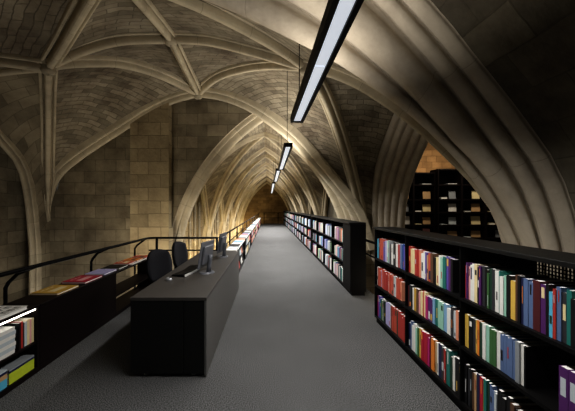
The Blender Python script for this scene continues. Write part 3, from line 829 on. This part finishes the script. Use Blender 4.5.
# ================================================================== RAILINGS
def rpath(pts, r, parent, name='handrail', org=None, seg=10):
    bm = nb(); tube(bm, pts, r, seg); return obj(name, bm, M_BLACK, parent, org, True)
def bend(p0, p1, p2, r=.14, k=6):
    p0, p1, p2 = map(Vector, (p0, p1, p2)); a = p1+(p0-p1).normalized()*r; b = p1+(p2-p1).normalized()*r
    return [a.lerp(p1, i/k).lerp(p1.lerp(b, i/k), i/k) for i in range(k+1)]
RZ, MZ = .985, .73
t = thing('railing', 'black tubular railing over the left low cases, turning a corner behind the desk', 'railing', (-2.5, 3.5, 0)); o = t.location.copy()
rpath([(-2.46, .6, RZ)]+bend((-2.46, .6, RZ), (-2.46, 6.18, RZ), (-1.03, 6.18, RZ), .16)+[(-1.04, 6.18, RZ)], .022, t, org=o)
rpath([(-2.46, 6.18, MZ), (-1.04, 6.18, MZ)], .015, t, 'middle_rail', o)
for y in (1.5, 3.0, 4.45):
    rpath([(-2.63, y, -.1), (-2.63, y, .80), (-2.61, y+.01, .85), (-2.58, y+.08, .92), (-2.46, y+.2, RZ)], .018, t, 'post', o)
rpath([(-2.63, 5.9, -.1), (-2.63, 5.9, .80), (-2.60, 5.93, .86), (-2.46, 6.02, RZ)], .018, t, 'post', o)
for x in (-2.3, -1.06):
    rpath([(x, 6.18, 0), (x, 6.18, RZ)], .026, t, 'post', o)
t = thing('railing', 'black corridor railing running behind the display tables to the far end', 'railing', (-1.03, 18, 0)); o = t.location.copy()
rpath([(-1.02, 6.23, RZ), (-1.02, 30.35, RZ)], .022, t, org=o); rpath([(-1.02, 6.23, MZ), (-1.02, 30.35, MZ)], .014, t, 'middle_rail', o)
for y in (7.9, 9.8, 11.9, 14, 16.5, 19, 22, 25, 28): rpath([(-1.02, y, 0), (-1.02, y, RZ)], .018, t, 'post', o)
t = thing('railing', 'black railing closing the far end of the corridor', 'railing', (.4, 30.5, 0)); o = t.location.copy()
rpath([(-1.0, 30.5, 1.1), (1.9, 30.5, 1.1)], .025, t, org=o); rpath([(-1.0, 30.5, .6), (1.9, 30.5, .6)], .016, t, 'middle_rail', o)
for x in (-.98, -.45, .97, 1.88): rpath([(x, 30.5, 0), (x, 30.5, 1.12)], .035, t, 'post', o)
t = thing('railing', 'short black railing in the gap between the two right bookcases', 'railing', (1.86, 4.9, 0)); o = t.location.copy()
rpath([(1.86, 4.0, RZ), (1.86, 5.9, RZ)], .022, t, org=o); rpath([(1.86, 4.0, MZ), (1.86, 5.9, MZ)], .015, t, 'middle_rail', o)
for y in (4.1, 5.8): rpath([(1.86, y, 0), (1.86, y, RZ)], .02, t, 'post', o)

# ================================================================== CEILING LIGHTS
from mathutils.bvhtree import BVHTree
def hit_up(x, y, z, default):
    best = None
    for ob in COL.objects:
        if ob.type == 'MESH' and ob.name.startswith(('ceiling', 'trim')):
            bt = BVHTree.FromPolygons([v.co for v in ob.data.vertices], [tuple(p.vertices) for p in ob.data.polygons])
            h = bt.ray_cast(Vector((x, y, z)), Vector((0, 0, 1)), 4)
            if h[0] is not None and (best is None or h[0].z < best): best = h[0].z
    return best+.004 if best else default
def fixture(label, x, ya, yb, z, njoint, tops, yaw=0):
    t = thing('linear_light', label, 'light', (x, (ya+yb)/2, z), 'hanging linear lights above the corridor'); o = t.location.copy()
    w = .088; bm = nb()
    box(bm, x-w, x-w+.038, ya, yb, z, z+.085); box(bm, x+w-.038, x+w, ya, yb, z, z+.085)
    box(bm, x-w+.038, x+w-.038, ya, yb, z+.07, z+.085)
    obj('housing', bm, M_BLACK, t, o)
    for y0, y1 in ((ya, ya+.02), (yb-.02, yb)): obj('end_cap', boxed(x-w+.0385, x+w-.0385, y0, y1, z+.004, z+.069), M_BLACK, t, o)
    L = (yb-ya-.05)/njoint
    for k in range(njoint): obj('diffuser', boxed(x-w+.039, x+w-.039, ya+.025+L*k+.006, ya+.025+L*(k+1)-.006, z+.02, z+.06), M_LAMP, t, o)
    t.rotation_euler = (0, 0, yaw)
    for y, zt in tops:
        zt = hit_up(x, y, z+.1, zt)
        bm = nb(); tube(bm, [(x, y, z+.085), (x, y, zt)], .006, 6); obj('cable', bm, M_BLACK, t, o)
fixture('long black linear light with white diffuser hanging nearest the camera', .43, .9, 4.13, 2.77, 2, [(1.6, 4.3), (3.85, 3.95)], .026)
fixture('second linear light hanging over the corridor, just inside the arches', .40, 6.05, 9.75, 2.83, 2, [(6.4, 4.35), (9.3, 3.9)])
fixture('third linear light hanging over the corridor', .33, 9.95, 14.2, 2.83, 3, [(10.3, 3.95), (13.8, 3.9)])
fixture('farthest linear light hanging over the corridor', .26, 15.2, 25.5, 2.83, 5, [(15.6, 4.05), (25, 4.0)])

# ================================================================== NAVE BOOKCASE
def tall_case(label, xa, xb, y, top, nb_):
    t = thing('tall_bookcase', label, 'bookcase', ((xa+xb)/2, y, 0), 'tall bookcases in the nave'); o = t.location.copy()
    D = .45; L = (xb-xa)/nb_
    obj('top_board', boxed(xa, xb, y, y+D, top-.04, top), M_DARKRED, t, o)
    obj('back_panel', boxed(xa, xb, y+D-.02, y+D, .0, top-.041), M_DARKRED, t, o)
    for k in range(nb_+1):
        x = xa+L*k; obj('upright', boxed(x-.03 if k else x, x+.03 if k < nb_ else x, y-.02, y+D-.021, 0, top-.041), M_DARKRED, t, o)
    for k in range(nb_):
        for z in ZT: obj('shelf', boxed(xa+L*k+.031, xa+L*(k+1)-.031, y, y+D-.021, z-.05, z), M_DARKRED, t, o)
    return t
ZT = [.25, .66, 1.07, 1.48, 1.89, 2.36]
NY = 9.6
tall_case('tall dark bookcase beyond the right arch, left and slightly lower one', 3.95, 5.33, NY, 2.74, 2)
tall_case('tall dark bookcase beyond the right arch, right and higher one', 5.36, 8.4, NY-.1, 2.84, 4)
centers = [(4.28, NY), (4.98, NY), (5.75, NY-.1), (6.5, NY-.1), (7.26, NY-.1)]
NC = ['tan', 'cream', 'pale grey', 'tan', 'white', 'pink', 'grey', 'tan']
CN = ['first', 'second', 'third', 'fourth', 'fifth']
for ci, (x, y) in enumerate(centers):
    for zi, z in enumerate(ZT):
        if zi == 0: continue
        zn = ['', 'fifth', 'fourth', 'third', 'second', 'top'][zi]
        rg = random.Random(ci*7+zi)
        if zi == 5:
            if ci in (1, 2):
                flat_book('book', f'pale book lying on the top shelf, {CN[ci]} column of the nave bookcases', 'pale grey', (x+.1, y+.16, z+.0005), .3, .26, .025, 0, 'books in the nave bookcases')
            continue
        col = NC[(ci*3+zi*2) % len(NC)] if not (ci == 3 and zi == 2) else 'cream'
        w = rg.uniform(.2, .3); h = rg.uniform(.2, .27)
        r = thing('book', f'{col} book facing out, {zn} shelf from the top, {CN[ci]} column of the nave bookcases', 'book', (x+.14, y+.10, z+.006), 'books in the nave bookcases', (-.1, 0, 0))
        bm = nb(); box(bm, -w/2, w/2, 0, .003, 0, h); box(bm, -w/2, w/2, .022, .025, 0, h); box(bm, -w/2, -w/2+.003, .003, .022, 0, h)
        obj('cover', bm, MB[col], r); obj('pages', boxed(-w/2+.0035, w/2-.004, .0035, .0215, .003, h-.003), M_PAGES, r)
        if ci > 0 and rg.random() < .7:
            c3 = rg.choice(['white', 'pale grey', 'cream']) if not (ci == 3 and zi == 2) else 'magenta'
            flat_book('book', f'{c3} book lying flat left of the {col} one, {zn} shelf, {CN[ci]} nave column', c3, (x-.17, y+.14, z+.0005), .2, .24, rg.uniform(.02, .06), 0, 'books in the nave bookcases')

# ================================================================== LIGHT
def area(name, loc, rot, sx, sy, power, color=(1, .95, .86), spread=math.pi):
    l = bpy.data.lights.new(name, 'AREA'); l.shape = 'RECTANGLE'; l.size = sx; l.size_y = sy; l.energy = power; l.color = color; l.spread = spread
    o = bpy.data.objects.new(name, l); COL.objects.link(o); o.location = loc; o.rotation_euler = rot; return o
def spot(name, loc, target, power, angle=60, blend=.8, color=(1, .8, .5), size=.15):
    l = bpy.data.lights.new(name, 'SPOT'); l.energy = power; l.spot_size = math.radians(angle); l.spot_blend = blend; l.color = color; l.shadow_soft_size = size
    o = bpy.data.objects.new(name, l); COL.objects.link(o); o.location = loc
    o.rotation_euler = (Vector(target)-Vector(loc)).to_track_quat('-Z', 'Y').to_euler(); return o
def point(name, loc, power, color=(1, .8, .5), size=.1):
    l = bpy.data.lights.new(name, 'POINT'); l.energy = power; l.color = color; l.shadow_soft_size = size
    o = bpy.data.objects.new(name, l); COL.objects.link(o); o.location = loc; return o

COOL = (1, .98, .95)
for (x, ya, yb, z, pw) in ((.43, .9, 4.13, 2.77, 56), (.40, 6.05, 9.75, 2.83, 135), (.33, 9.95, 14.2, 2.83, 170), (.26, 15.2, 25.5, 2.83, 560)):
    area('lamp_down', (x, (ya+yb)/2, z-.005), (0, 0, 0), .10, yb-ya-.1, pw, COOL, math.radians(152))
    area('lamp_up', (x, (ya+yb)/2, z+.10), (math.pi, 0, 0), .12, yb-ya-.1, pw*(.42 if ya < 2 else .32 if ya < 8 else .16 if ya < 12 else .11), (1, .95, .88))
# warm uplights outside the left railing of the corridor
for y0, y1 in zip(YS, YS[1:]):
    for q in (.2, .5, .8): point('wall_uplight', (-2.35, y0+(y1-y0)*q, -.55), 40, (1, .78, .42), .08)
# right side weaker
for y0, y1 in zip(YS, YS[1:]): point('wall_uplight', (2.12, (y0+y1)/2, .3), 5, (1, .78, .45), .06)
# near bay: pier uplight beyond the railing, then added unseen fill lights
spot('pier_uplight', (-3.1, 6.6, -1.2), (-3.2, 8.3, 1.6), 175, 80, 1, (1, .87, .66))
point('bay_fill', (-4.0, 5.6, -1.4), 115, (1, .94, .86), .4)  # soft fill added to brighten the vault, no fitting there
point('arcade_fill', (2.25, 5.2, .2), 9, (1, .86, .62), .3)  # unseen fill added behind the bookcases for the web, arch and jamb
point('pier_fill', (2.25, 2.9, .3), 3.5, (1, .96, .88), .3)  # weak unseen fill added to lift the dark lower end of the arch
# nave
area('nave_lamp', (7, 12.6, 3.6), (math.radians(60), 0, 0), 4, 1, 75, (1, .78, .5))
area('nave_shelf_lamp', (6, 8.3, 4.2), (math.radians(30), 0, 0), 4, .3, 60, (1, .88, .7))

w = bpy.data.worlds.new('world'); SC.world = w; w.use_nodes = True
w.node_tree.nodes['Background'].inputs[0].default_value = (.9, .85, .75, 1); w.node_tree.nodes['Background'].inputs[1].default_value = .04

# ================================================================== CAMERA
cam = bpy.data.cameras.new('camera'); co = bpy.data.objects.new('camera', cam); COL.objects.link(co)
co.location = (0, 0, 1.6); co.rotation_euler = (math.pi/2, 0, 0)
cam.sensor_width = 36; cam.lens = 36*300/575
cam.shift_x = (287.5-268.5)/575; cam.shift_y = -(205.5-208)/575
cam.clip_start = .05
SC.camera = co
SC.view_settings.view_transform = 'Standard'
SC.view_settings.look = 'Medium High Contrast'
SC.view_settings.exposure = .25
